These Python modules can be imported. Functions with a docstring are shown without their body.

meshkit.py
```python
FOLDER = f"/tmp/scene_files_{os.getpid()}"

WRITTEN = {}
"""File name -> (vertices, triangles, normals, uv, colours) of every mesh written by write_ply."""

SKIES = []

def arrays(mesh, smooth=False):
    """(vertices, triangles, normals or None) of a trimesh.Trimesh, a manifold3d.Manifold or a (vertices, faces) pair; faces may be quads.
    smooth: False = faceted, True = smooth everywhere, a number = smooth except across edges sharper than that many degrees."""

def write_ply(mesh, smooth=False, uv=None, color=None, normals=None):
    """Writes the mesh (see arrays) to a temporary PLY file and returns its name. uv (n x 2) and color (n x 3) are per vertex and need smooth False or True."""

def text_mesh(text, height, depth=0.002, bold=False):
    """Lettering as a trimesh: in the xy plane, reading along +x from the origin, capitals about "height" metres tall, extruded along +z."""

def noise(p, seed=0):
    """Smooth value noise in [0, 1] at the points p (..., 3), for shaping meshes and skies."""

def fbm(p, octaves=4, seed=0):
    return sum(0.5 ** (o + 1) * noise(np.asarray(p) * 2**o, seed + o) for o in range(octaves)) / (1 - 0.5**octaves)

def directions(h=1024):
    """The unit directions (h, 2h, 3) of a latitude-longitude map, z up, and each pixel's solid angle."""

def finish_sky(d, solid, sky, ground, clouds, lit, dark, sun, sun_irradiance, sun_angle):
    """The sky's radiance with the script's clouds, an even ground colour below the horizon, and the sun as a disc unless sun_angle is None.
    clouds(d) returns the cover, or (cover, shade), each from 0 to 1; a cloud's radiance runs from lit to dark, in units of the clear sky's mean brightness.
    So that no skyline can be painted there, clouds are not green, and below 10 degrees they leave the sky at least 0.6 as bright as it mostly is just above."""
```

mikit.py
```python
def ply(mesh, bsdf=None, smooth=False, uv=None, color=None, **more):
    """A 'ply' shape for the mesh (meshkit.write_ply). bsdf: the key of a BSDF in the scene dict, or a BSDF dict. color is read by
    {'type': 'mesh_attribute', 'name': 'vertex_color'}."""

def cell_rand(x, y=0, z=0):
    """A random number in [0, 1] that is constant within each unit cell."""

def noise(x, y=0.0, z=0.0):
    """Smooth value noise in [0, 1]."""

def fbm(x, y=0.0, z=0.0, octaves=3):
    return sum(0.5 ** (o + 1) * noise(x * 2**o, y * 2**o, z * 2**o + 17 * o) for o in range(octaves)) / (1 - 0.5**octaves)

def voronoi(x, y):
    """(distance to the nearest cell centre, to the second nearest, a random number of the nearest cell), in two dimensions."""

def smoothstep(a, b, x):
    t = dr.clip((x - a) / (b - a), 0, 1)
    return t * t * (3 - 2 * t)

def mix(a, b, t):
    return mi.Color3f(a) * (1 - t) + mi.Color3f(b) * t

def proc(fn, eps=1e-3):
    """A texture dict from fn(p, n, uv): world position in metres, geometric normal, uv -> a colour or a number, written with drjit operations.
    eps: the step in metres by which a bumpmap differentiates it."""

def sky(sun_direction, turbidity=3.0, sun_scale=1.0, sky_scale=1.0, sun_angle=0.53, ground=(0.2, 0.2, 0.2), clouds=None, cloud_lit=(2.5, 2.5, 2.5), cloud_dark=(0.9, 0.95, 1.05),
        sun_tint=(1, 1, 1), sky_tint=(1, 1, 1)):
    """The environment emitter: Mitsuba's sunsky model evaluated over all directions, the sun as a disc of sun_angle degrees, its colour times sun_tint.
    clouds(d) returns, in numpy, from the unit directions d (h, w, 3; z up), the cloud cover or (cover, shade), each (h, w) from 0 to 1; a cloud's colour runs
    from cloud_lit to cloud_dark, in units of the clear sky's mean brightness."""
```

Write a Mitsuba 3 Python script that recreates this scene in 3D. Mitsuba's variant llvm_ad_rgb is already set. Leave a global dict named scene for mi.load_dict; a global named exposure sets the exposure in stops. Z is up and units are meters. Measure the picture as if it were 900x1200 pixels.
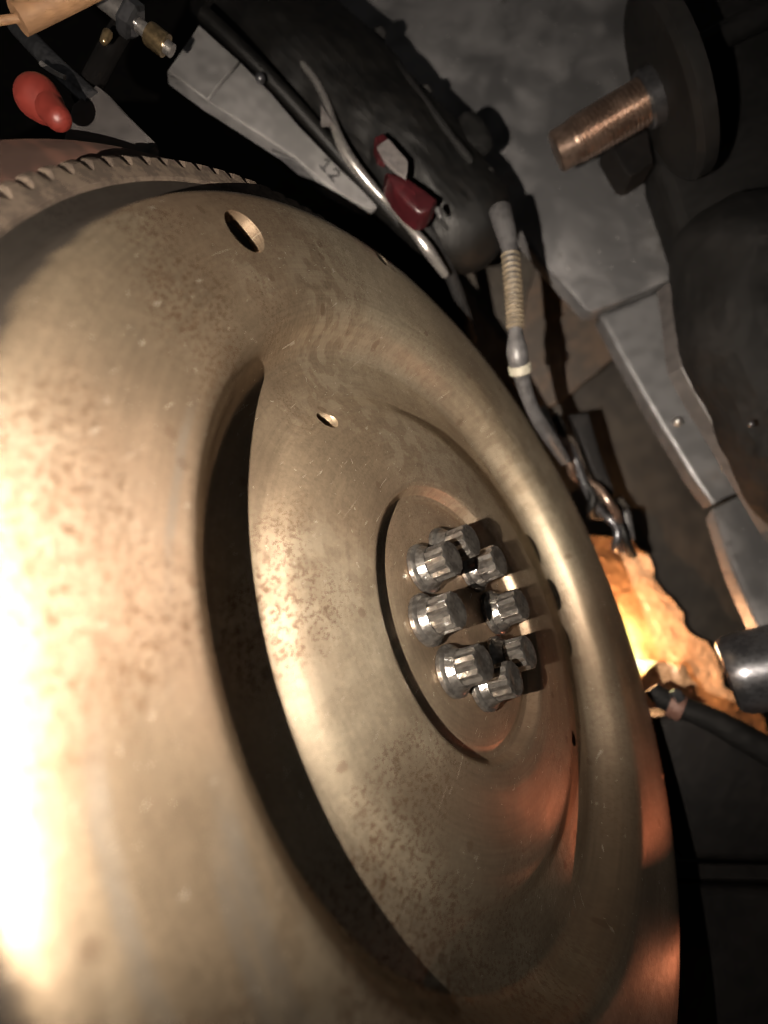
import math, numpy as np, trimesh, manifold3d as m3, mitsuba as mi, drjit as dr
import mikit, meshkit
from mikit import noise, fbm, smoothstep, mix, proc
from scipy.interpolate import PchipInterpolator, CubicSpline
from shapely.geometry import Polygon

# ------------------------------------------------------------------ frame, camera, light
# "Plate frame": units of the plate's radius, z = plate normal, origin at its centre. S metres per unit.
S = 0.16
F_PX, CX, CY = 720.0, 450.0, 600.0
R = np.array([[-0.57218, 0.29554, 0.76503], [-0.01373, 0.92923, -0.36924], [-0.82002, -0.22178, -0.52763]])
C = np.array([1.21755, 0.03513, 0.60383])
rng = np.random.default_rng(7)
Tm = mi.ScalarTransform4f

def W(v):
    """plate frame -> world metres (z up)"""
    v = np.asarray(v, float)
    return np.stack([-v[..., 0], -v[..., 2], -v[..., 1]], -1) * S

def P(u, v, d):
    """a point of the plate frame at depth d (plate units) along the photograph's pixel u, v"""
    return C + d * (np.array([(u - CX) / F_PX, (v - CY) / F_PX, 1.0]) @ R)

scene, labels = {}, {}
fwd = R[2]; upv = -R[1]
scene['camera'] = {
    'type': 'thinlens', 'fov': math.degrees(2 * math.atan(600 / F_PX)), 'fov_axis': 'y',
    'aperture_radius': 0.0017, 'focus_distance': 1.30 * S, 'near_clip': 0.005, 'far_clip': 20.0,
    'to_world': Tm().look_at(origin=W(C).tolist(), target=W(C + fwd).tolist(), up=(W(C + upv) - W(C)).tolist())}
LIGHT = np.array([1.40, 0.03, 0.325])
for nm, cut, I, aim in (('work_light', 37, (1.72, 1.50, 1.27), [.54, -.19, -.05]), ('work_light_halo', 60, (0.62, 0.545, 0.463), [.25, -.55, .08])):
    scene[nm] = {'type': 'spot', 'cutoff_angle': cut, 'beam_width': 1, 'to_world': Tm().look_at(origin=W(LIGHT).tolist(), target=W(aim).tolist(), up=[0, 0, 1]),
                 'intensity': {'type': 'rgb', 'value': list(I)}}
scene['work_light_spill'] = {'type': 'point', 'position': W(LIGHT).tolist(), 'intensity': {'type': 'rgb', 'value': [0.085, 0.074, 0.062]}}
WARM = np.array([-1.00, .86, .40])
scene['warm_light'] = {'type': 'spot', 'cutoff_angle': 27, 'beam_width': 1, 'to_world': Tm().look_at(origin=W(WARM).tolist(), target=W([-.44, .27, -.07]).tolist(), up=[0, 0, 1]),
                       'intensity': {'type': 'rgb', 'value': [0.0165, 0.0052, 0.0027]}}
RIM = np.array([-1.36, 0.28, -0.13])
scene['warm_light_rim'] = {'type': 'point', 'position': W(RIM).tolist(), 'intensity': {'type': 'rgb', 'value': [0.034, 0.0180, 0.0083]}}
scene['warm_light_low'] = {'type': 'spot', 'cutoff_angle': 27, 'beam_width': 1, 'to_world': Tm().look_at(origin=W([-.80, 1.15, .16]).tolist(), target=W([-.28, 1.02, -.04]).tolist(), up=[0, 0, 1]),
                           'intensity': {'type': 'rgb', 'value': [0.0042, 0.0014, 0.0007]}}
scene['room'] = {'type': 'constant', 'radiance': {'type': 'rgb', 'value': [0.034, 0.0325, 0.031]}}
exposure = 0.0

# ------------------------------------------------------------------ helpers
def tag(key, label=None, cat=None, group=None, kind=None):
    d = {}
    if label: d['label'] = label
    if cat: d['category'] = cat
    if group: d['group'] = group
    if kind: d['kind'] = kind
    labels[key] = d
    return key

def numbered(name):
    if name not in scene and name not in used: 
        used.add(name); return name
    k = 1
    while f'{name}_{k:03d}' in used or f'{name}_{k:03d}' in scene: k += 1
    used.add(f'{name}_{k:03d}')
    return f'{name}_{k:03d}'
used = set()

def tm(mesh):
    if hasattr(mesh, 'to_mesh'):
        q = mesh.to_mesh(); return trimesh.Trimesh(q.vert_properties[:, :3], q.tri_verts, process=False)
    return mesh

def add(name, mesh, bsdf, parent=None, smooth=30):
    """one entry; the mesh is given in the plate frame"""
    key = numbered((parent + '__' if parent else '') + name)
    mesh = tm(mesh)
    w = trimesh.Trimesh(W(mesh.vertices), mesh.faces, process=False)
    if w.is_watertight and w.volume < 0: w.invert()
    scene[key] = mikit.ply(w, bsdf, smooth=smooth)
    return key

def thing(name, label, cat, group=None):
    return tag(numbered(name), label, cat, group)

def basis(axis, hint=(0, 0, 1)):
    a = np.asarray(axis, float); a = a / np.linalg.norm(a)
    h = np.asarray(hint, float)
    if abs(a @ h) > .95: h = np.array([1.0, 0, 0])
    x = np.cross(h, a); x /= np.linalg.norm(x)
    return np.stack([x, np.cross(a, x), a], 1)

def place(mesh, origin, axis, hint=(0, 0, 1)):
    m = tm(mesh).copy(); m.vertices = m.vertices @ basis(axis, hint).T + np.asarray(origin); return m

def lathe(profile, n=64):
    """closed solid of revolution about z from (r, z) points running from axis to axis"""
    prof = np.asarray(profile, float); a = np.arange(n) * 2 * np.pi / n
    rings, V, Fc = [], [], []
    for r, z in prof:
        if r < 1e-6: rings.append([len(V)]); V.append((0, 0, z))
        else:
            rings.append(list(range(len(V), len(V) + n))); V += [(r * c, r * s, z) for c, s in zip(np.cos(a), np.sin(a))]
    for A, B in zip(rings[:-1], rings[1:]):
        for i in range(n):
            j = (i + 1) % n
            if len(A) == 1 and len(B) == 1: continue
            if len(A) == 1: Fc.append((A[0], B[i], B[j]))
            elif len(B) == 1: Fc.append((A[i], B[0], A[j]))
            else: Fc += [(A[i], B[i], B[j]), (A[i], B[j], A[j])]
    m = trimesh.Trimesh(V, Fc, process=False)
    if m.volume < 0: m.invert()
    return m

def ring_lathe(profile, n=128):
    """closed ring of revolution from a closed (r, z) outline"""
    prof = np.asarray(profile, float); k = len(prof); a = np.arange(n) * 2 * np.pi / n
    V = np.stack([np.outer(np.cos(a), prof[:, 0]), np.outer(np.sin(a), prof[:, 0]), np.tile(prof[:, 1], (n, 1))], -1).reshape(-1, 3)
    Fc = []
    for i in range(n):
        for j in range(k):
            A, B, c, d = i * k + j, i * k + (j + 1) % k, ((i + 1) % n) * k + (j + 1) % k, ((i + 1) % n) * k + j
            Fc += [(A, B, c), (A, c, d)]
    m = trimesh.Trimesh(V, Fc, process=False)
    if m.volume < 0: m.invert()
    return m

def manifold(mesh):
    mesh = tm(mesh)
    return m3.Manifold(m3.Mesh(np.asarray(mesh.vertices, np.float32), np.asarray(mesh.faces, np.uint32)))

def tube(pts, rad, n=20, dense=8, smooth_path=True):
    """tapered capped tube through points (plate frame)"""
    pts = np.asarray(pts, float); rad = np.broadcast_to(np.asarray(rad, float), len(pts))
    if smooth_path and len(pts) > 2:
        t = np.arange(len(pts)); tt = np.linspace(0, len(pts) - 1, dense * (len(pts) - 1) + 1)
        pts, rad = CubicSpline(t, pts)(tt), PchipInterpolator(t, rad)(tt)
    d = np.gradient(pts, axis=0); d /= np.linalg.norm(d, axis=1, keepdims=True)
    x = basis(d[0])[:, 0]; V = []
    a = np.arange(n) * 2 * np.pi / n
    for p, q, r in zip(pts, d, rad):
        x = x - (x @ q) * q; x /= np.linalg.norm(x); y = np.cross(q, x)
        V.append(p + r * (np.outer(np.cos(a), x) + np.outer(np.sin(a), y)))
    k = len(V); V = np.vstack(V + [pts[:1], pts[-1:]]); Fc = []
    for i in range(k - 1):
        for j in range(n):
            A, B = i * n + j, i * n + (j + 1) % n
            Fc += [(A, B, B + n), (A, B + n, A + n)]
    for j in range(n):
        Fc += [((j + 1) % n, j, k * n), ((k - 1) * n + j, (k - 1) * n + (j + 1) % n, k * n + 1)]
    m = trimesh.Trimesh(V, Fc, process=False)
    if m.volume < 0: m.invert()
    return m

def sphere(c, r, n=3):
    m = trimesh.creation.icosphere(subdivisions=n, radius=r); m.apply_translation(c); return m

def hull(*meshes):
    return m3.Manifold.batch_hull([manifold(tm(x)) for x in meshes])

def balls(*cr, n=3):
    return hull(*[sphere(c, r, n) for c, r in cr])

def lumpy(mesh, amp, freq, size=.03, seed=0):
    m = tm(mesh).copy(); m.merge_vertices()
    v, f_ = trimesh.remesh.subdivide_to_size(m.vertices, m.faces, size)
    m = trimesh.Trimesh(v, f_); m.merge_vertices()
    m.vertices = m.vertices + m.vertex_normals * ((meshkit.fbm(m.vertices * freq, 4, seed) - .5) * amp)[:, None]
    return m

def plane_pts(pix, anchors):
    A = [P(*a) for a in anchors]
    nrm = np.cross(A[1] - A[0], A[2] - A[0]); nrm /= np.linalg.norm(nrm)
    out = []
    for u, v in pix:
        d = P(u, v, 1.0) - C; out.append(C + d * (((A[0] - C) @ nrm) / (d @ nrm)))
    if (C - A[0]) @ nrm < 0: nrm = -nrm
    return np.array(out), nrm

def panel(pix, anchors, thick, bevel=0.01, rough=0.0, seed=0, step=None, curve=6, flat=False):
    """solid panel with a bevelled front edge: outline on the plane through the anchors, thickness away from the viewer"""
    pts, nrm = plane_pts(pix, anchors)
    o = pts.mean(0); B = basis(nrm); q = (pts - o) @ B[:, :2]
    pg = Polygon(q).buffer(0)
    if pg.geom_type != 'Polygon': pg = max(pg.geoms, key=lambda g: g.area)
    def cs(g): return m3.CrossSection([np.asarray(r.coords)[:-1] for r in [g.exterior, *g.interiors]], m3.FillRule.EvenOdd)
    parts = []
    k = 4
    for i in range(k):                                   # stepped round-over, finely layered
        a0 = math.pi / 2 * i / k; ins = bevel * (1 - math.cos(a0 + math.pi / 2 / k)) 
    levels = [(bevel * (1 - math.sin(t)), -bevel * (1 - math.cos(t))) for t in np.linspace(0, math.pi / 2, 5)]
    # loft: ring i inset by levels[i][0] at height levels[i][1]... built from one ring by mitred insets
    ext = np.asarray(pg.exterior.coords)[:-1][::-1]
    if Polygon(ext).exterior.is_ccw is False: ext = ext[::-1]
    # densify and soften
    L = []
    for a, b in zip(ext, np.roll(ext, -1, 0)):
        n_ = max(1, int(np.linalg.norm(b - a) / (step or 0.05)))
        L += [a + (b - a) * t / n_ for t in range(n_)]
    ring = np.array(L)
    if rough:
        w = np.concatenate([ring * 9, np.full((len(ring), 1), seed * 3.1)], 1)
        ring = ring + rough * (np.stack([meshkit.fbm(w, 3, seed), meshkit.fbm(w, 3, seed + 9)], 1) - .5)
    e = np.roll(ring, -1, 0) - np.roll(ring, 1, 0); e /= np.maximum(np.linalg.norm(e, axis=1, keepdims=True), 1e-9)
    nin = np.stack([-e[:, 1], e[:, 0]], 1)
    rings = [(ring, -thick)] + [(ring + nin * ins, z) for ins, z in [(0, -bevel), (bevel * .12, -bevel * .5), (bevel * .4, -bevel * .17), (bevel, 0)]]
    V = [np.column_stack([r, np.full(len(r), z)]) for r, z in rings]
    n = len(ring); Vs = np.vstack(V); Fc = []
    for i in range(len(V) - 1):
        for j in range(n):
            A, Bq = i * n + j, i * n + (j + 1) % n
            Fc += [(A, Bq, Bq + n), (A, Bq + n, A + n)]
    m_side = Vs, Fc
    def cap(r): 
        import mapbox_earcut as ear
        return ear.triangulate_float64(r, np.array([len(r)], np.uint32)).reshape(-1, 3)
    try:
        top, bot = cap(V[-1][:, :2].copy()), cap(V[0][:, :2].copy())
    except Exception:
        top = np.array(trimesh.creation.triangulate_polygon(Polygon(V[-1][:, :2]), engine='earcut')[1]); bot = np.array(trimesh.creation.triangulate_polygon(Polygon(V[0][:, :2]), engine='earcut')[1])
    Fc = np.vstack([np.array(Fc), top + (len(V) - 1) * n, bot[:, ::-1]])
    m = trimesh.Trimesh(Vs @ B.T + o, Fc, process=False)
    if m.volume < 0: m.invert()
    return m

def sheet(corners, nu, nv, amp, freq, thick, seed=0, ridge=False, edge=0.0):
    """crumpled solid sheet over a bilinear patch of four plate-frame points"""
    a, b, c, d = [np.asarray(x, float) for x in corners]
    U, V_ = np.meshgrid(np.linspace(0, 1, nu), np.linspace(0, 1, nv), indexing='ij')
    if edge:
        w = np.stack([U * 5, V_ * 5, U * 0 + seed], -1)
        V_ = np.clip(V_, 0, 1) + edge * (meshkit.fbm(np.stack([U * 9, U * 0, U * 0 + seed], -1), 3, seed) - .5) * V_
        U = U + edge * (meshkit.fbm(np.stack([V_ * 9, V_ * 0 + 5, V_ * 0 + seed], -1), 3, seed + 5) - .5) * 2 * (U - .0)
    U, V_ = U[..., None], V_[..., None]
    X = a * (1 - U) * (1 - V_) + b * U * (1 - V_) + c * U * V_ + d * (1 - U) * V_
    nrm = np.cross(b - a, d - a); nrm /= np.linalg.norm(nrm)
    if nrm @ (C - a) < 0: nrm = -nrm
    f = meshkit.fbm(X * freq, 4, seed)
    if ridge: f = 1 - np.abs(2 * f - 1) * 1.6 + 0.5 * meshkit.fbm(X * freq * 2.7, 3, seed + 3)
    X = X + nrm * ((f - .5) * amp)[..., None]
    top, bot = X.reshape(-1, 3), (X - nrm * thick).reshape(-1, 3)
    idx = np.arange(nu * nv).reshape(nu, nv); N = nu * nv
    q = np.stack([idx[:-1, :-1], idx[1:, :-1], idx[1:, 1:], idx[:-1, 1:]], -1).reshape(-1, 4)
    tri = np.vstack([q[:, [0, 1, 2]], q[:, [0, 2, 3]]])
    rim = np.concatenate([idx[:, 0], idx[-1, 1:], idx[-2::-1, -1], idx[0, -2:0:-1]])
    r2 = np.roll(rim, -1)
    side = np.vstack([np.stack([rim, rim + N, r2 + N], 1), np.stack([rim, r2 + N, r2], 1)])
    m = trimesh.Trimesh(np.vstack([top, bot]), np.vstack([tri, tri[:, ::-1] + N, side]), process=False)
    if m.volume < 0: m.invert()
    return m

# ------------------------------------------------------------------ materials
def loc(p):
    return -p.x / S, -p.z / S, -p.y / S       # plate frame X, Y, Z

def plate_col(p, n, uv):
    x, y, z = loc(p)
    r = dr.sqrt(x * x + y * y); th = dr.atan2(y, x)
    x2, y2 = .83 * x + .56 * y, .83 * y - .56 * x
    big = fbm(x2 * 2.2 + 4, y2 * 2.2, z * 2, 4)
    col = mix((0.375, 0.318, 0.232), (0.27, 0.208, 0.142), smoothstep(.28, .74, big))
    fine = fbm(x2 * 34, y2 * 34 + 7, 0, 4)
    col = col * (0.95 + 0.10 * fine)
    # brown bloom in loose patches
    col = mix(col, (0.27, 0.195, 0.125), 0.42 * smoothstep(.30, .85, .5 * fbm(x2 * 6 + .6 * fine, y2 * 6 + 20, 0, 4) + .5 * fbm(x * 7 + 3, y * 7, 2, 4)))
    gr = noise(x2 * 150, y2 * 150, 1) + noise(x * 310, y * 310, 4) - 1
    col = col * (1 + .17 * gr)
    col = mix(col, (0.36, 0.215, 0.145), .35 * smoothstep(.45, .75, fbm(x2 * 1.7 + 30, y2 * 1.7, 0, 3)))
    # smoky brown stains and fine concentric rub lines
    sm = .6 * fbm(x2 * 2.9 + 50, y2 * 2.9, 0, 4) + .4 * fbm(r * 7, th * 1.6 + 9, 3, 4)
    col = mix(col, (0.165, 0.122, 0.082), .68 * smoothstep(.44, .68, sm))
    col = mix(col, (0.50, 0.43, 0.32), .30 * smoothstep(.52, .34, sm) * smoothstep(.45, .6, fine))
    rub = noise(r * 420, th * 4, 2) + noise(r * 190, th * 7 + 3, 5) - 1
    col = col * (1 + .10 * rub)
    # long curved wipe marks on the near side of the band
    for r0, k, t0, w in ((.795, .16, .30, .022), (.835, .20, .36, .014), (.905, .10, .16, .016), (.77, .05, -.35, .010)):
        d = dr.abs(r - (r0 + k * (th - t0)) + .012 * (fbm(th * 9, r * 14, r0, 2) - .5))
        on = smoothstep(w, w * .35, d) * smoothstep(t0 - .22, t0 - .05, th) * smoothstep(t0 + .30, t0 + .08, th)
        col = mix(col, (0.235, 0.208, 0.175), .5 * on * (0.5 + fbm(th * 40, r * 90, 1, 2)))
    # etched speckle: small worm-like brown marks in clusters
    wob, wo2 = fbm(x2 * 110, y2 * 110, 3, 2), fbm(x2 * 110 + 40, y2 * 110, 9, 2)
    s1 = fbm(x2 * 210 + 2 * wob, y2 * 290 + 2 * wo2, 5, 2)
    clus = smoothstep(.40, .60, fbm(x2 * 5.3 + 11, y2 * 5.3 + 2, 0, 3)) * (0.25 + 0.75 * smoothstep(.10, .6, x + .3 * y))
    col = mix(col, (0.15, 0.088, 0.050), 0.9 * smoothstep(.575, .65, s1) * clus)
    # a few dark drops and pale scuffs
    v1, v2, vr = mikit.voronoi(x2 * 7, y2 * 7)
    col = mix(col, (0.17, 0.11, 0.07), .55 * smoothstep(.085, .045, v1 + .03 * (wob - .5)) * smoothstep(.55, .6, vr))
    sc = noise(x2 * 26 + 3 * big, y2 * 240, 2)
    col = mix(col, (0.62, 0.55, 0.45), .5 * smoothstep(.94, .98, sc) + .6 * smoothstep(.955, .985, noise(x * 130, y * 130, 6)))
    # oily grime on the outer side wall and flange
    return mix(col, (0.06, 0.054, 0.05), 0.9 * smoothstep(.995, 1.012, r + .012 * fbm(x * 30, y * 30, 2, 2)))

def plate_rough(p, n, uv):
    x, y, z = loc(p)
    return 0.365 + 0.05 * fbm(x * 9, y * 9, z * 5, 3) + 0.06 * fbm(x * 70, y * 70, 1, 3)

def plate_bump(p, n, uv):
    x, y, z = loc(p)
    return 0.000012 * fbm(x * 26, y * 26, z * 26, 3) + 0.00003 * noise(x * 110, y * 110, z * 110)

def principled(key, col, rough, metal=0.0, bump=None, eps=1e-3, **kw):
    b = {'type': 'principled', 'base_color': proc(col) if callable(col) else {'type': 'rgb', 'value': list(col)},
         'roughness': proc(rough) if callable(rough) else float(rough), 'metallic': float(metal), **kw}
    if bump is not None:
        b = {'type': 'bumpmap', 'nested_texture': proc(bump, eps), 'scale': 1.0, 'nested_bsdf': b}
    scene[key] = {'type': 'twosided', 'bsdf': b}
    return key

def mottled(c1, c2, f1=60.0, f2=300.0, lo=.35, hi=.65, k=.72):
    c1, c2 = [tuple(k * q for q in c) for c in (c1, c2)]
    def fn(p, n, uv):
        return mix(c1, c2, smoothstep(lo, hi, 0.65 * fbm(p.x * f1, p.y * f1, p.z * f1, 3) + 0.35 * noise(p.x * f2, p.y * f2, p.z * f2)))
    return fn

def grain(a, f=500.0, b=0.0, f2=80.0):
    def fn(p, n, uv): return a * fbm(p.x * f, p.y * f, p.z * f, 2) + b * fbm(p.x * f2, p.y * f2, p.z * f2, 3)
    return fn

principled('plate_metal', plate_col, plate_rough, 0.90, plate_bump, 3e-4, specular=0.5)
principled('gear_metal', mottled((0.12, 0.092, 0.070), (0.07, 0.054, 0.043), 200, 900, k=1), 0.55, 0.5)
principled('bolt_steel', mottled((0.21, 0.197, 0.18), (0.12, 0.11, 0.10), 220, 900, k=1), 0.24, 0.92, grain(0.00012, 900), 2e-4)
principled('dark_steel', mottled((0.17, 0.17, 0.18), (0.10, 0.10, 0.107), 120, 700, k=1), 0.30, 0.88)
def pitted_col(p, n, uv):
    a, b, c = .8 * p.x + .6 * p.z, .8 * p.z - .6 * p.x, p.y
    w1, w2 = fbm(a * 25, b * 25, c * 25, 3), fbm(a * 25 + 31, b * 25, c * 25, 3)
    m = fbm(a * 13 + 2.5 * w1, b * 13 + 2.5 * w2, c * 13, 4)
    col = mix((0.06, 0.06, 0.062), (0.165, 0.162, 0.165), smoothstep(.30, .70, m))
    col = mix(col, (0.07, 0.068, 0.067), .8 * smoothstep(.60, .75, fbm(a * 160 + 5 * w2, b * 160 + 5 * w1, c * 160, 3)) * smoothstep(.45, .65, w1))
    return mix(col, (0.28, 0.27, 0.27), .6 * smoothstep(.90, .97, noise(a * 420, b * 250, c * 420)))
principled('pitted_grey', pitted_col, 0.5, 0.25, grain(0.0003, 420, 0.0012, 90), 5e-4)
principled('smooth_grey', mottled((0.16, 0.16, 0.165), (0.115, 0.115, 0.118), 25, 160), 0.42, 0.35, grain(0.0001, 300, 0.0005, 60), 5e-4)
principled('lever_black', mottled((0.075, 0.068, 0.066), (0.05, 0.046, 0.045), 40, 250), 0.5)
principled('bracket_grey', mottled((0.24, 0.232, 0.23), (0.17, 0.165, 0.163), 40, 250), 0.5, 0.2)
principled('black_rubber', mottled((0.009, 0.0085, 0.0085), (0.004, 0.004, 0.004), 40, 300), 0.75, 0.0, grain(0.0003, 250), 5e-4, specular=0.2)
principled('black_plastic', mottled((0.006, 0.0055, 0.005), (0.003, 0.003, 0.003), 50, 300), 0.55, specular=0.2)
principled('brown_shield', mottled((0.042, 0.034, 0.026), (0.022, 0.018, 0.0145), 14, 120, .3, .7), 0.7, 0.1, grain(0.0003, 300, 0.0012, 30), 8e-4)
principled('rust_patch', mottled((0.060, 0.038, 0.024), (0.033, 0.025, 0.019), 30, 180), 0.7, 0.1, grain(0.0003, 300), 5e-4)
principled('copper_stud', mottled((0.36, 0.255, 0.20), (0.22, 0.15, 0.115), 120, 700, k=1), 0.30, 0.9)
principled('brass', mottled((0.45, 0.33, 0.18), (0.25, 0.18, 0.10), 200, 800, k=1), 0.25, 0.9)
principled('bright_metal', mottled((0.62, 0.58, 0.54), (0.45, 0.42, 0.40), 150, 800, k=1), 0.30, 0.9)
principled('foil', mottled((0.60, 0.37, 0.21), (0.50, 0.29, 0.155), 45, 220, k=1), 0.42, 0.15, grain(0.0003, 300, 0.0012, 70), 5e-4)
principled('red_plastic', mottled((0.21, 0.030, 0.021), (0.17, 0.024, 0.017), 60, 300), 0.45)
principled('dark_red', mottled((0.045, 0.005, 0.007), (0.028, 0.0035, 0.005), 60, 300), 0.4)
principled('label_white', mottled((0.12, 0.108, 0.105), (0.085, 0.077, 0.074), 120, 700), 0.6)
principled('ink', (0.06, 0.055, 0.055), 0.6)
principled('tan_sheath', mottled((0.42, 0.235, 0.12), (0.34, 0.19, 0.10), 60, 400), 0.5)
principled('beige_wrap', mottled((0.125, 0.10, 0.067), (0.085, 0.068, 0.046), 200, 900), 0.55)
principled('grey_tube', mottled((0.06, 0.0585, 0.06), (0.036, 0.035, 0.036), 60, 400), 0.45)
principled('pale_plastic', (0.16, 0.15, 0.12), 0.5)
principled('engine_black', mottled((0.011, 0.0095, 0.009), (0.006, 0.0055, 0.0055), 30, 200), 0.65, 0.0, grain(0.0003, 300, 0.0008, 60), 5e-4, specular=0.15)
principled('reddish_block', mottled((0.15, 0.075, 0.055), (0.08, 0.048, 0.038), 30, 200), 0.6, 0.15, grain(0.0003, 300), 5e-4)

# ------------------------------------------------------------------ the plate
ZH, ZL, ZF = -0.068, -0.048, -0.101      # bolt pad, lip of the pad, floor of the dish
fx = thing('flexplate', 'large round dished flywheel plate of stained tan metal with a toothed rim, filling the foreground', 'flywheel')
key_pts = np.array([(0, ZH), (.15, ZH), (.235, ZH), (.262, ZH - .004), (.282, ZH - .010), (.294, ZH - .008), (.303, ZH + .006), (.309, ZL - .004), (.322, ZL - .0005), (.345, ZL - .0005), (.40, ZL - .006), (.50, ZL - .020), (.560, ZF + .005), (.610, ZF), (.655, ZF + .002),
                    (.672, ZF + .014), (.688, -.064), (.702, -.037), (.716, -.020), (.731, -.008), (.748, -.002), (.775, .0003), (.80, .0015), (.87, .002), (.915, 0), (.948, -.005), (.974, -.014), (.992, -.028), (1.004, -.050), (1.014, -.078), (1.024, -.092), (1.040, -.097), (1.095, -.098)])
f = PchipInterpolator(key_pts[:, 0], key_pts[:, 1])
rr = np.unique(np.concatenate([np.linspace(.97, 1.05, 40), np.linspace(0, .27, 8), np.linspace(.27, .36, 30), np.linspace(.36, .55, 14), np.linspace(.55, .78, 50), np.linspace(.76, .92, 10), np.linspace(.92, 1.095, 40)]))
zz = f(rr)
top = np.stack([rr, zz], 1); bot = np.stack([rr, zz - .030], 1)[::-1]
disc = manifold(lathe(np.vstack([top, bot]), 360))
def drill(x, y, z, rad, axis=(0, 0, 1), cham=.008):
    c = lathe([(0, -.12), (rad, -.12), (rad, -cham * .5), (rad + cham, cham * .5 + .001), (rad + cham, .03), (0, .03)], 40)
    return manifold(place(c, (x, y, z), axis))
def polar(r, deg): return r * math.cos(math.radians(deg)), r * math.sin(math.radians(deg))
big_holes = [(.893, -60.3, .043)]
for r_, d_, q in big_holes: disc = disc - drill(*polar(r_, d_), float(f(r_)), q)
for r_, d_ in [(.522, -60.5), (.570, 138)]: disc = disc - drill(*polar(r_, d_), float(f(r_)), .020, cham=.004)
for r_, d_, q in [(.944, -95.4, .022), (.946, -143.9, .020), (.946, 140.5, .022)]:
    x_, y_ = polar(r_, d_); disc = disc - drill(x_, y_, float(f(r_)), q, (x_ * .5, y_ * .5, 1.0), cham=.005)
add('disc', disc, 'plate_metal', fx, 25)

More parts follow.
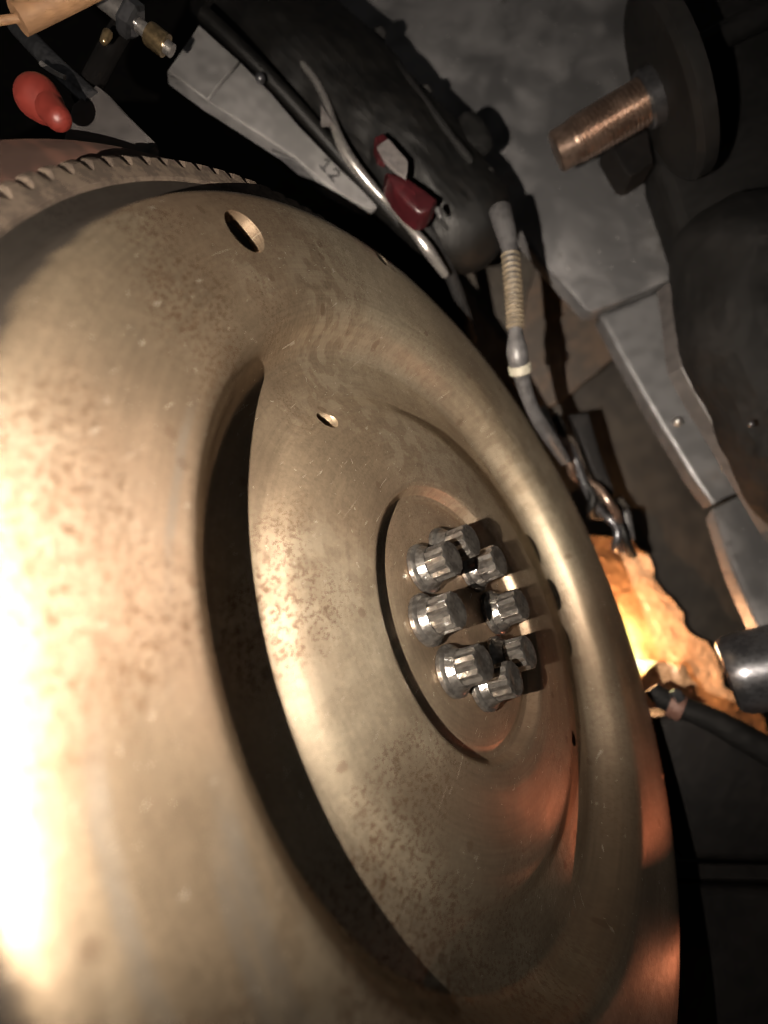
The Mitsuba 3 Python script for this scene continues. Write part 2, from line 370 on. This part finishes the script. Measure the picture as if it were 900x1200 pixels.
# ring gear and teeth
gear = ring_lathe([(1.062, -.170), (1.092, -.170), (1.092, -.098), (1.088, -.092), (1.066, -.092), (1.060, -.098)], 272)
rg = add('ring_gear', gear, 'gear_metal', fx)
NT = 136
def tooth_mesh():
    w0, w1, r0, r1 = .0205, .0130, 1.086, 1.115
    def sec(z, sh): return [(r0, -w0, z), (r1 - sh, -w1 + sh * .3, z), (r1 - sh, w1 - sh * .3, z), (r0, w0, z)]
    V = sec(-.168, 0) + sec(-.104, 0) + sec(-.092, .012)
    Fc = []
    for k in range(2):
        for i in range(4):
            a, b = k * 4 + i, k * 4 + (i + 1) % 4
            Fc += [(a, b, b + 4), (a, b + 4, a + 4)]
    Fc += [(0, 2, 1), (0, 3, 2), (8, 9, 10), (8, 10, 11)]
    m = trimesh.Trimesh(V, Fc, process=False)
    if m.volume < 0: m.invert()
    return m
tw = tooth_mesh(); tw = trimesh.Trimesh(W(tw.vertices), tw.faces, process=False)
tw = mikit.ply(tw, 'gear_metal', smooth=False)
for i in range(NT):
    k = numbered(rg + '__tooth')
    scene[k] = {**tw, 'to_world': Tm().rotate([0, 1, 0], 360 / NT * (i + .2))}

# eight twelve-point flange bolts
BR, BPH = .1535, 310.6
def star(n_pt, ro, ri, seg=3):
    out = []
    for i in range(n_pt * 2):
        r = ro if i % 2 == 0 else ri
        a = math.pi * i / n_pt
        out.append((r * math.cos(a), r * math.sin(a)))
    return np.array(Polygon(out).buffer(-.0016).buffer(.0032, 3).buffer(-.0016, 3).exterior.coords)[:-1][::-1]
st = star(12, .0390, .0342)
def head_mesh():
    q = m3.CrossSection([st], m3.FillRule.NonZero).extrude(.048, 0)
    cone = manifold(lathe([(0, -.001), (.060, -.001), (.060, .034), (.0360, .0465), (.0320, .0482), (0, .0492)], 48))
    bowl = manifold(lathe([(0, .0460), (.016, .0465), (.024, .0490), (.024, .07), (0, .07)], 32))
    return tm((q ^ cone) - bowl)
def flange_mesh():
    return lathe([(0, 0), (.053, 0), (.0550, .002), (.0550, .010), (.0525, .014), (.047, .017), (.0435, .023), (.0395, .034), (0, .034)], 64)
for i in range(8):
    a = math.radians(BPH + 45 * i); spin = rng.uniform(0, 30)
    b = numbered(fx + '__bolt')
    o = np.array([BR * math.cos(a), BR * math.sin(a), ZH])
    cs, sn = math.cos(math.radians(spin)), math.sin(math.radians(spin)); Rz = np.array([[cs, -sn, 0], [sn, cs, 0], [0, 0, 1]])
    fm = flange_mesh(); fm.vertices += o; add('flange', fm, 'bolt_steel', b)
    hm = head_mesh(); hm.vertices = hm.vertices @ Rz.T + o + [0, 0, .032]; add('head', hm, 'bolt_steel', b, 25)

# ------------------------------------------------------------------ behind the plate
def px(n_px, d): return n_px / F_PX * d

k = thing('engine_block', 'dark reddish engine block face showing behind the toothed rim at top left', 'engine')
prof = [(0, -.21), (1.20, -.21), (1.235, -.225), (1.245, -.26), (1.245, -.60), (0, -.60)]
add('rear_face', lathe(prof, 180), 'reddish_block', k)
crank = lathe([(0, ZH - .031), (.20, ZH - .031), (.20, -.209), (0, -.209)], 64); add('crank_flange', crank, 'dark_steel', k)

k = thing('engine_bay_wall', 'black soot covered wall far behind all the parts', 'wall')
add('panel', sheet([P(-500, -500, 3.9), P(1500, -500, 3.9), P(1500, 1700, 3.9), P(-500, 1700, 3.9)], 60, 60, .12, 2.0, .05, 3), 'engine_black', k)

k = thing('heat_shield', 'dull dark brown metal sheet seen between the plate rim and the grey beam', 'shield')
add('sheet', sheet([P(520, 180, 3.05), P(960, 240, 3.15), P(1000, 960, 2.75), P(640, 940, 2.70)], 70, 70, .05, 3.0, .02, 5), 'brown_shield', k)
add('rusty_patch', panel([(596, 440), (628, 300), (676, 340), (706, 372), (736, 407), (700, 437), (652, 474), (628, 480)], [(600, 440, 2.80), (640, 300, 2.80), (720, 400, 2.80)], .03, .01, rough=.03, seed=4), 'rust_patch', k)
labels[k + '__rusty_patch'] = {'label': 'rusty brown corner piece of the shield'}

# pitted grey panel and the beam below it
k = thing('grey_housing', 'broad pitted grey metal housing behind the threaded stud', 'housing')
add('face', panel([(330, -90), (352, 0), (470, 90), (560, 190), (592, 252), (640, 312), (688, 363), (697, 364), (740, 349), (796, 324), (850, 300), (900, -90)],
                  [(500, 0, 2.55), (690, 364, 2.38), (820, 0, 2.42)], .10, .012, rough=.018, seed=2, step=.03), 'pitted_grey', k)
k = thing('grey_beam', 'smooth grey metal beam slanting down the right edge below the pitted housing', 'beam')
add('upper_face', panel([(702, 369), (745, 352), (800, 330), (850, 420), (880, 505), (905, 560), (880, 571), (835, 592), (812, 560), (778, 505), (738, 436)],
                        [(702, 369, 2.43), (835, 592, 2.26), (800, 330, 2.40)], .09, .018, step=.03, rough=.006), 'smooth_grey', k)
add('lower_face', panel([(834, 594), (878, 573), (906, 562), (990, 700), (990, 870), (930, 800), (886, 728), (858, 665)],
                        [(835, 594, 2.255), (886, 728, 2.02), (906, 562, 2.27)], .09, .020, rough=.014, seed=3, step=.03), 'pitted_grey', k)
add('rivet', sphere(P(794, 494, 2.31), px(6, 2.3)), 'bright_metal', k)
b = thing('brass_bolt', 'tiny brass bolt head standing on the grey beam near the right edge', 'bolt')
ax = P(835, 552, 2.16) - P(862, 541, 2.20)
add('head', place(lathe([(0, -.06), (.036, -.06), (.036, -.01), (.030, .004), (.016, .012), (0, .014)], 32), P(853, 545, 2.20), ax), 'brass', b)
add('washer', place(lathe([(0, -.075), (.050, -.075), (.050, -.055), (0, -.055)], 32), P(853, 545, 2.20), ax), 'dark_steel', b)

# threaded stud with its nut and washer
A0, A1 = P(651, 179, 2.06), P(800, 92, 1.93)
axis = A1 - A0; Ln = np.linalg.norm(axis)
def thread_mesh(r0, amp, pitch, z0, z1, n=48, per=8):
    zs = np.arange(z0, z1, pitch / per); th = np.arange(n) * 2 * np.pi / n
    ph = (zs[:, None] / pitch - th[None] / (2 * np.pi)) % 1.0
    tri = 1 - np.abs(2 * ph - 1); tri = np.clip(tri * 1.5 - .25, 0, 1)
    fade = np.clip(np.minimum((zs - z0) / (pitch * 1.2), 1), 0, 1)[:, None]
    rad = r0 + amp * tri * fade
    V = np.stack([rad * np.cos(th), rad * np.sin(th), np.repeat(zs[:, None], n, 1)], -1).reshape(-1, 3)
    m_ = len(zs); Fc = []
    for i in range(m_ - 1):
        for j in range(n):
            a, b_ = i * n + j, i * n + (j + 1) % n
            Fc += [(a, b_, b_ + n), (a, b_ + n, a + n)]
    V = np.vstack([V, [[0, 0, zs[0]], [0, 0, zs[-1]]]])
    for j in range(n): Fc += [((j + 1) % n, j, m_ * n), ((m_ - 1) * n + j, (m_ - 1) * n + (j + 1) % n, m_ * n + 1)]
    q = trimesh.Trimesh(V, Fc, process=False)
    if q.volume < 0: q.invert()
    return q
k = thing('threaded_stud', 'short copper coloured threaded stud pointing left from a black washer at upper right', 'stud')
rs = px(27, 2.0)
add('tip', place(lathe([(0, 0), (rs * .80, 0), (rs * .90, .006), (rs * .90, .062), (0, .062)], 48), A0, axis), 'copper_stud', k)
add('thread', place(thread_mesh(rs * .92, rs * .075, .0140, .060, Ln * .93), A0, axis), 'copper_stud', k)
add('collar', place(lathe([(0, Ln * .70), (rs * 1.12, Ln * .70), (rs * 1.2, Ln * .72), (rs * 1.2, Ln * .80), (0, Ln * .80)], 48), A0, axis), 'dark_steel', k)
k = thing('black_washer', 'thick round black washer around the root of the threaded stud', 'washer')
rw = px(100, 2.1)
add('ring', place(lathe([(0, Ln * .80), (rw * .5, Ln * .80), (rw * .94, Ln * .82), (rw, Ln * .86), (rw, Ln * .96), (0, Ln * .96)], 64), A0, axis), 'black_rubber', k)
k = thing('square_nut', 'dark square nut on the grey housing just under the threaded stud', 'nut')
add('body', panel([(712, 166), (720, 138), (757, 128), (767, 190), (741, 206), (733, 203)], [(712, 166, 2.20), (741, 206, 2.18), (757, 130, 2.20)], .12, .012), 'engine_black', k)

# black castings down the right edge
k = thing('black_mount', 'dark rubbery mount in the upper right corner behind the stud', 'mount')
add('body', panel([(762, 120), (768, 200), (790, 268), (806, 312), (850, 340), (1000, 320), (1000, -120), (810, -120), (800, 0)], [(765, 150, 2.22), (800, 310, 2.2), (900, 0, 2.15)], .20, .05, rough=.02, seed=6, step=.03), 'black_rubber', k)
add('rib', tube([P(815, 60, 2.08), P(870, 30, 2.06), P(960, -10, 2.04)], px(15, 2.05)), 'black_rubber', k)
k = thing('black_casting', 'large rounded black casting bulging in from the right edge', 'casting')
add('body', lumpy(balls((P(880, 318, 2.02), .25), (P(890, 400, 2.0), .235), (P(962, 560, 1.98), .22), (P(1050, 400, 2.0), .4)), .07, 5, seed=4), 'black_rubber', k, True)
add('flange', lumpy(panel([(786, 330), (804, 322), (816, 420), (862, 500), (920, 600), (990, 700), (990, 740), (900, 600), (846, 512), (800, 430)], [(790, 330, 2.14), (900, 600, 2.02), (840, 440, 2.10)], .06, .012, step=.03), .012, 9, seed=2), 'lever_black', k)
add('screw', sphere(P(880, 497, 1.80), px(4, 1.8)), 'dark_steel', k)

k = thing('steel_pin', 'thick polished dark steel pin entering at the right edge beside the orange foil', 'pin')
p0, p1 = P(851, 793, 1.86), P(1040, 752, 1.70); rp = px(46, 1.85)
add('shaft', place(lathe([(0, 0), (rp * .78, 0), (rp * .90, .008), (rp * .98, .03), (rp, .06), (rp, np.linalg.norm(p1 - p0)), (0, np.linalg.norm(p1 - p0))], 72), p0, p1 - p0), 'dark_steel', k)

# crumpled foil lit by the hidden lamp
k = thing('crumpled_foil', 'crumpled foil wrap glowing orange just past the right rim of the plate', 'foil')
add('wrap', sheet([P(655, 626, 2.72), P(740, 632, 2.76), P(900, 868, 2.56), P(730, 905, 2.46)], 120, 190, .022, 8.0, .008, 11, ridge=True, edge=.12), 'foil', k, 60)
add('fold', sheet([P(735, 772, 2.44), P(798, 778, 2.46), P(822, 822, 2.42), P(760, 850, 2.38)], 40, 50, .035, 9, .006, 21, ridge=True, edge=.08), 'foil', k, 60)
k = thing('clamped_hose', 'short black hose with a rusty clamp just below the orange foil', 'hose')
hp = [P(764, 806, 2.10), P(780, 820, 2.08), P(806, 832, 2.05), P(850, 852, 2.0), P(940, 905, 1.92)]
add('tube', lumpy(tube(hp, [px(10, 2), px(13, 2), px(13, 2), px(15, 2), px(16, 2)]), .015, 14), 'black_rubber', k)
cx_, ca_ = P(792, 827, 2.065), hp[2] - hp[1]
add('clamp', place(ring_lathe([(px(13, 2), -.022), (px(16, 2), -.022), (px(16.5, 2), -.016), (px(16.5, 2), .016), (px(16, 2), .022), (px(13, 2), .022)], 40), cx_, ca_), 'reddish_block', k)
sd = P(786, 812, 2.0) - P(792, 827, 2.065)
add('screw', place(lathe([(0, 0), (.024, 0), (.024, .022), (.019, .030), (0, .031)], 6), P(789, 818, 2.03), P(800, 812, 2.0) - P(780, 824, 2.0)), 'dark_steel', k, False)

# lower right block
k = thing('lower_block', 'black engine casing filling the lower right corner beside the plate', 'casing')
add('front', panel([(740, 842), (800, 838), (836, 838), (870, 850), (905, 866), (1000, 890), (1000, 1020), (800, 1008), (760, 940)], [(780, 840, 2.06), (900, 880, 1.98), (850, 1000, 1.95)], .2, .03, rough=.02, seed=8, step=.04), 'engine_black', k)
add('lower_cover', panel([(780, 1036), (850, 1038), (1000, 1045), (1000, 1300), (740, 1300), (780, 1150)], [(800, 1038, 1.90), (960, 1045, 1.85), (850, 1250, 1.72)], .2, .03, rough=.02, seed=9, step=.04), 'engine_black', k)
add('ledge', panel([(790, 1010), (1000, 1014), (1000, 1034), (790, 1030)], [(800, 1010, 1.97), (960, 1014, 1.92), (850, 1034, 1.92)], .08, .01), 'engine_black', k)

# black cover and the parts along the top of the plate
k = thing('black_cover', 'rounded black starter cover lying in front of the grey housing at top', 'cover')
add('shell', lumpy(balls((P(300, 20, 2.1), px(72, 2.1)), (P(365, 85, 2.1), px(72, 2.1)), (P(465, 180, 2.1), px(72, 2.1)), (P(540, 258, 2.1), px(58, 2.1))), .06, 6, seed=8), 'black_plastic', k, True)
add('boss', lumpy(balls((P(548, 150, 2.03), px(16, 2)), (P(562, 168, 2.03), px(15, 2)), (P(540, 165, 2.0), px(10, 2))), .02, 20), 'black_rubber', k, True)
for a_, b_ in [((430, 70), (520, 165)), ((465, 75), (552, 190)), ((400, 80), (478, 168))]:
    add('rib', lumpy(tube([P(*a_, 1.97), P((a_[0] + b_[0]) / 2, (a_[1] + b_[1]) / 2, 1.92), P(*b_, 1.95)], px(5, 2)), .01, 15), 'black_rubber', k)
for u_, v_ in [(445, 40), (498, 108), (572, 205)]:
    add('screw', place(lathe([(0, -.03), (.026, -.03), (.026, 0), (.021, .006), (0, .007)], 6), P(u_, v_, 2.02), C - P(u_, v_, 2.02)), 'engine_black', k, False)

k = thing('red_connector', 'dark red plug with a white printed tag between the black cover and bracket', 'connector')
add('body', panel([(452, 200), (466, 202), (480, 208), (499, 222), (513, 233), (504, 246), (492, 249), (478, 238), (464, 222)], [(452, 200, 1.80), (513, 233, 1.80), (492, 249, 1.78)], .08, .016, rough=.008, seed=3, step=.02), 'dark_red', k)
add('latch', panel([(439, 160), (449, 155), (460, 166), (452, 178), (444, 174)], [(439, 160, 1.81), (460, 166, 1.81), (444, 174, 1.80)], .06, .010, rough=.006, step=.02), 'dark_red', k)
tg = add('tag', panel([(442, 171), (455, 162), (478, 188), (478, 199), (476, 208), (462, 199), (451, 188)], [(442, 171, 1.79), (478, 188, 1.79), (476, 208, 1.78)], .012, .003), 'label_white', k)
for (u, v, l) in [(452, 178, 5), (458, 181, 4), (460, 189, 6), (467, 190, 4), (468, 198, 5)]:
    pts, nrm = plane_pts([(u - l * .5, v - l * .4), (u + l * .5, v + l * .5), (u + l * .5 - 1.6, v + l * .5 + 1.8), (u - l * .5 - 1.6, v - l * .4 + 1.8)], [(442, 171, 1.7885), (478, 188, 1.7885), (476, 208, 1.7785)])
    mk = hull(*[sphere(p, .0008, 1) for p in pts]); add('print', mk, 'ink', tg)
add('lock', balls((P(513, 246, 1.79), px(4, 1.8)), (P(516, 254, 1.79), px(3, 1.8))), 'grey_tube', k, True)

k = thing('grey_bracket', 'flat grey bracket arm with a stamped mark running along the top rim', 'bracket')
add('upper_face', panel([(196, 82), (233, 28), (281, 71), (243, 117)], [(196, 82, 1.72), (281, 71, 1.78), (243, 117, 1.74)], .05, .008), 'bracket_grey', k)
add('arm', panel([(244, 118), (282, 72), (318, 108), (350, 146), (396, 194), (444, 240), (440, 246), (424, 241), (390, 222), (345, 184), (296, 152)],
                 [(244, 118, 1.745), (282, 72, 1.785), (440, 240, 2.02)], .05, .008), 'bracket_grey', k)
add('lower_rib', panel([(318, 178), (345, 187), (388, 224), (372, 220), (352, 208)], [(318, 178, 1.86), (345, 187, 1.88), (388, 224, 1.97)], .03, .005), 'grey_tube', k)
pts, nrm = plane_pts([(372, 193), (391, 214), (376, 190)], [(244, 118, 1.742), (282, 72, 1.782), (440, 240, 2.017)])
tx = meshkit.text_mesh('12', .042, .004); exy = (pts[1] - pts[0]) / np.linalg.norm(pts[1] - pts[0]); 
tv = tx.vertices; eup = np.cross(nrm, exy)
tx = trimesh.Trimesh(pts[0] + tv[:, :1] * exy + tv[:, 1:2] * eup + tv[:, 2:] * nrm - .0 * nrm, tx.faces, process=False)
add('stamp', tx, 'grey_tube', k, False)

k = thing('bright_pipe', 'thin shiny metal pipe curving beside the stamped bracket', 'pipe')
add('tube', tube([P(u_, v_, d_) for u_, v_, d_ in [(296, 16, 1.93), (346, 66, 1.92), (374, 102, 1.91), (390, 142, 1.89), (405, 178, 1.88), (430, 212, 1.90), (452, 236, 1.92), (480, 266, 1.90), (501, 292, 1.91), (522, 322, 1.98)]],
                 [px(q_, 1.9) for q_ in (4, 4, 4.5, 5, 6.5, 6, 4, 5, 7, 5)]), 'bright_metal', k)
k = thing('black_hose', 'black rubber hose squeezed along the lower edge of the black cover', 'hose')
add('tube', lumpy(tube([P(u_, v_, d_) for u_, v_, d_ in [(318, -20, 1.98), (400, 84, 1.96), (448, 178, 1.95), (496, 258, 1.98), (528, 322, 2.08), (556, 400, 2.3)]], px(8, 1.95)), .012, 12), 'black_rubber', k)
k = thing('pale_cap', 'small pale plastic cap above the shiny pipe', 'cap')
add('knob', balls((P(378, 88, 1.95), px(9, 1.95)), (P(388, 98, 1.95), px(10, 1.95))), 'pale_plastic', k, True)
add('clip', panel([(376, 122), (390, 143), (376, 144)], [(376, 122, 1.86), (390, 143, 1.86), (376, 144, 1.86)], .02, .003), 'label_white', k)
k = thing('black_rail', 'slim black rail running between the bracket arm and the shiny pipe', 'rail')
add('bar', tube([P(238, 16, 1.80), P(300, 75, 1.84), P(350, 128, 1.90), P(405, 190, 1.97), P(470, 262, 2.06)], px(9, 1.9)), 'black_plastic', k)
add('bolt', sphere(P(305, 92, 1.79), px(6, 1.8)), 'dark_steel', k)

# top left corner
k = thing('red_plug', 'small bright red rubber plug above the gear teeth', 'plug')
add('bulb', balls((P(44, 114, 1.22), px(25, 1.22)), (P(52, 122, 1.22), px(22, 1.22))), 'red_plastic', k, True)
add('neck', balls((P(58, 126, 1.21), px(17, 1.2)), (P(68, 138, 1.20), px(15, 1.2))), 'red_plastic', k, True)
k = thing('tan_cable', 'tan sheathed cable crossing the top left corner', 'cable')
add('sheath', tube([P(21, 22, 1.25), P(65, 1, 1.27), P(140, -36, 1.3)], px(18, 1.25)), 'tan_sheath', k)
add('core', tube([P(-60, 36, 1.25), P(-10, 26, 1.25), P(24, 21, 1.25)], px(5, 1.25)), 'tan_sheath', k)
k = thing('metal_fitting', 'shiny stepped metal fitting at the top left beside the tan cable', 'fitting')
a0, a1 = P(104, -16, 1.45), P(202, 60, 1.50); L_ = np.linalg.norm(a1 - a0); q = px(1.35, 1.47)
add('rod', place(lathe([(0, 0), (9 * q, 0), (9 * q, L_ * .4), (6 * q, L_ * .42), (6 * q, L_), (0, L_)], 32), a0, a1 - a0), 'bright_metal', k)
add('collar', place(lathe([(0, L_ * .42), (15 * q, L_ * .42), (16 * q, L_ * .45), (16 * q, L_ * .55), (12 * q, L_ * .58), (0, L_ * .58)], 6), a0, a1 - a0), 'dark_steel', k, False)
add('sleeve', place(lathe([(0, L_ * .70), (9 * q, L_ * .70), (10 * q, L_ * .73), (10 * q, L_ * .92), (0, L_ * .92)], 32), a0, a1 - a0), 'brass', k)
add('nipple', balls((P(126, 40, 1.42), px(6, 1.4)), (P(122, 48, 1.42), px(5, 1.4))), 'brass', k, True)
k = thing('dark_lever', 'dark crossed lever arms above the red plug', 'lever')
add('arm', tube([P(20, 30, 1.5), P(60, 72, 1.45), P(110, 118, 1.42)], px(11, 1.45)), 'dark_steel', k)
add('fork', tube([P(150, 20, 1.55), P(122, 70, 1.5), P(98, 118, 1.45)], px(13, 1.5)), 'engine_black', k)
add('clip', tube([P(48, 74, 1.38), P(62, 84, 1.38), P(76, 91, 1.38)], px(3, 1.38)), 'bright_metal', k)
k = thing('dark_plate', 'dark triangular plate with a pale edge above the gear teeth', 'plate')
add('face', panel([(84, 122), (112, 98), (128, 110), (152, 136), (184, 168), (160, 185), (70, 180)], [(84, 122, 1.40), (128, 105, 1.42), (160, 170, 1.42)], .05, .008), 'lever_black', k)

# hose and cable past the rim
k = thing('wrapped_hose', 'thin grey hose with a beige ribbed wrap and pale collar past the top right rim', 'hose')
pp = [P(u_, v_, d_ - .33) for u_, v_, d_ in [(586, 246, 2.22), (592, 268, 2.20), (598, 298, 2.18), (602, 345, 2.16), (604, 386, 2.15), (606, 414, 2.15), (611, 440, 2.18), (622, 474, 2.26), (640, 506, 2.36), (662, 540, 2.46)]]
add('tube', tube(pp, [px(13, 1.9), px(12, 1.9), px(9, 1.9), px(8, 1.9), px(8, 1.9), px(12, 1.9), px(9, 1.9), px(8, 1.9), px(9, 1.9), px(7, 1.9)]), 'grey_tube', k)
path = CubicSpline(np.arange(3), np.array(pp[2:5]))(np.linspace(0, 2, 121))
add('wrap', tube(path, px(9.3, 1.9) + px(1.5, 1.9) * np.sin(np.linspace(0, 2, 121) / 2 * 15 * 2 * np.pi), n=28, smooth_path=False), 'beige_wrap', k, 50)
c_ax = pp[6] - pp[5]; 
add('collar', place(lathe([(0, -.014), (px(12, 1.9), -.014), (px(13, 1.9), -.010), (px(13, 1.9), .010), (px(12, 1.9), .014), (0, .014)], 32), P(609.5, 432, 1.84), c_ax), 'pale_plastic', k)
add('end_piece', tube([P(632, 478, 2.10), P(646, 512, 2.12)], px(8, 2.1)), 'grey_tube', k)
k = thing('twisted_cable', 'dark twisted cable with copper glints hugging the right rim above the foil', 'cable')
base = CubicSpline(np.arange(4), np.array([P(640, 494, 2.25), P(672, 548, 2.28), P(704, 602, 2.30), P(738, 652, 2.34)]))(np.linspace(0, 3, 90))
dd = np.gradient(base, axis=0); dd /= np.linalg.norm(dd, axis=1, keepdims=True)
e1 = np.cross(dd, [0, 0, 1.0]); e1 /= np.linalg.norm(e1, axis=1, keepdims=True); e2 = np.cross(dd, e1)
for i in range(3):
    tq = np.linspace(0, 1, 90)[:, None]; ph = 2 * np.pi * (1.3 * tq + .35 * np.sin(7 * tq + 2 * i)) + i * 2 * np.pi / 3
    add('strand', tube(base + px(8 + 4 * i, 2.3) * (.6 + .4 * np.sin(9 * tq + i)) * (np.cos(ph) * e1 + np.sin(ph) * e2), px(5, 2.3), n=14, smooth_path=False), ['dark_steel', 'black_plastic', 'copper_stud'][i], k)
k = thing('dark_clip', 'small dark ribbed clip beside the twisted cable', 'clip')
add('body', panel([(668, 486), (690, 482), (700, 520), (722, 580), (712, 590), (694, 552)], [(668, 486, 2.40), (700, 520, 2.40), (712, 590, 2.40)], .05, .012, rough=.02), 'engine_black', k)
add('knob', balls((P(733, 603, 2.36), px(6, 2.36)), (P(740, 630, 2.36), px(4, 2.3))), 'grey_tube', k, True)
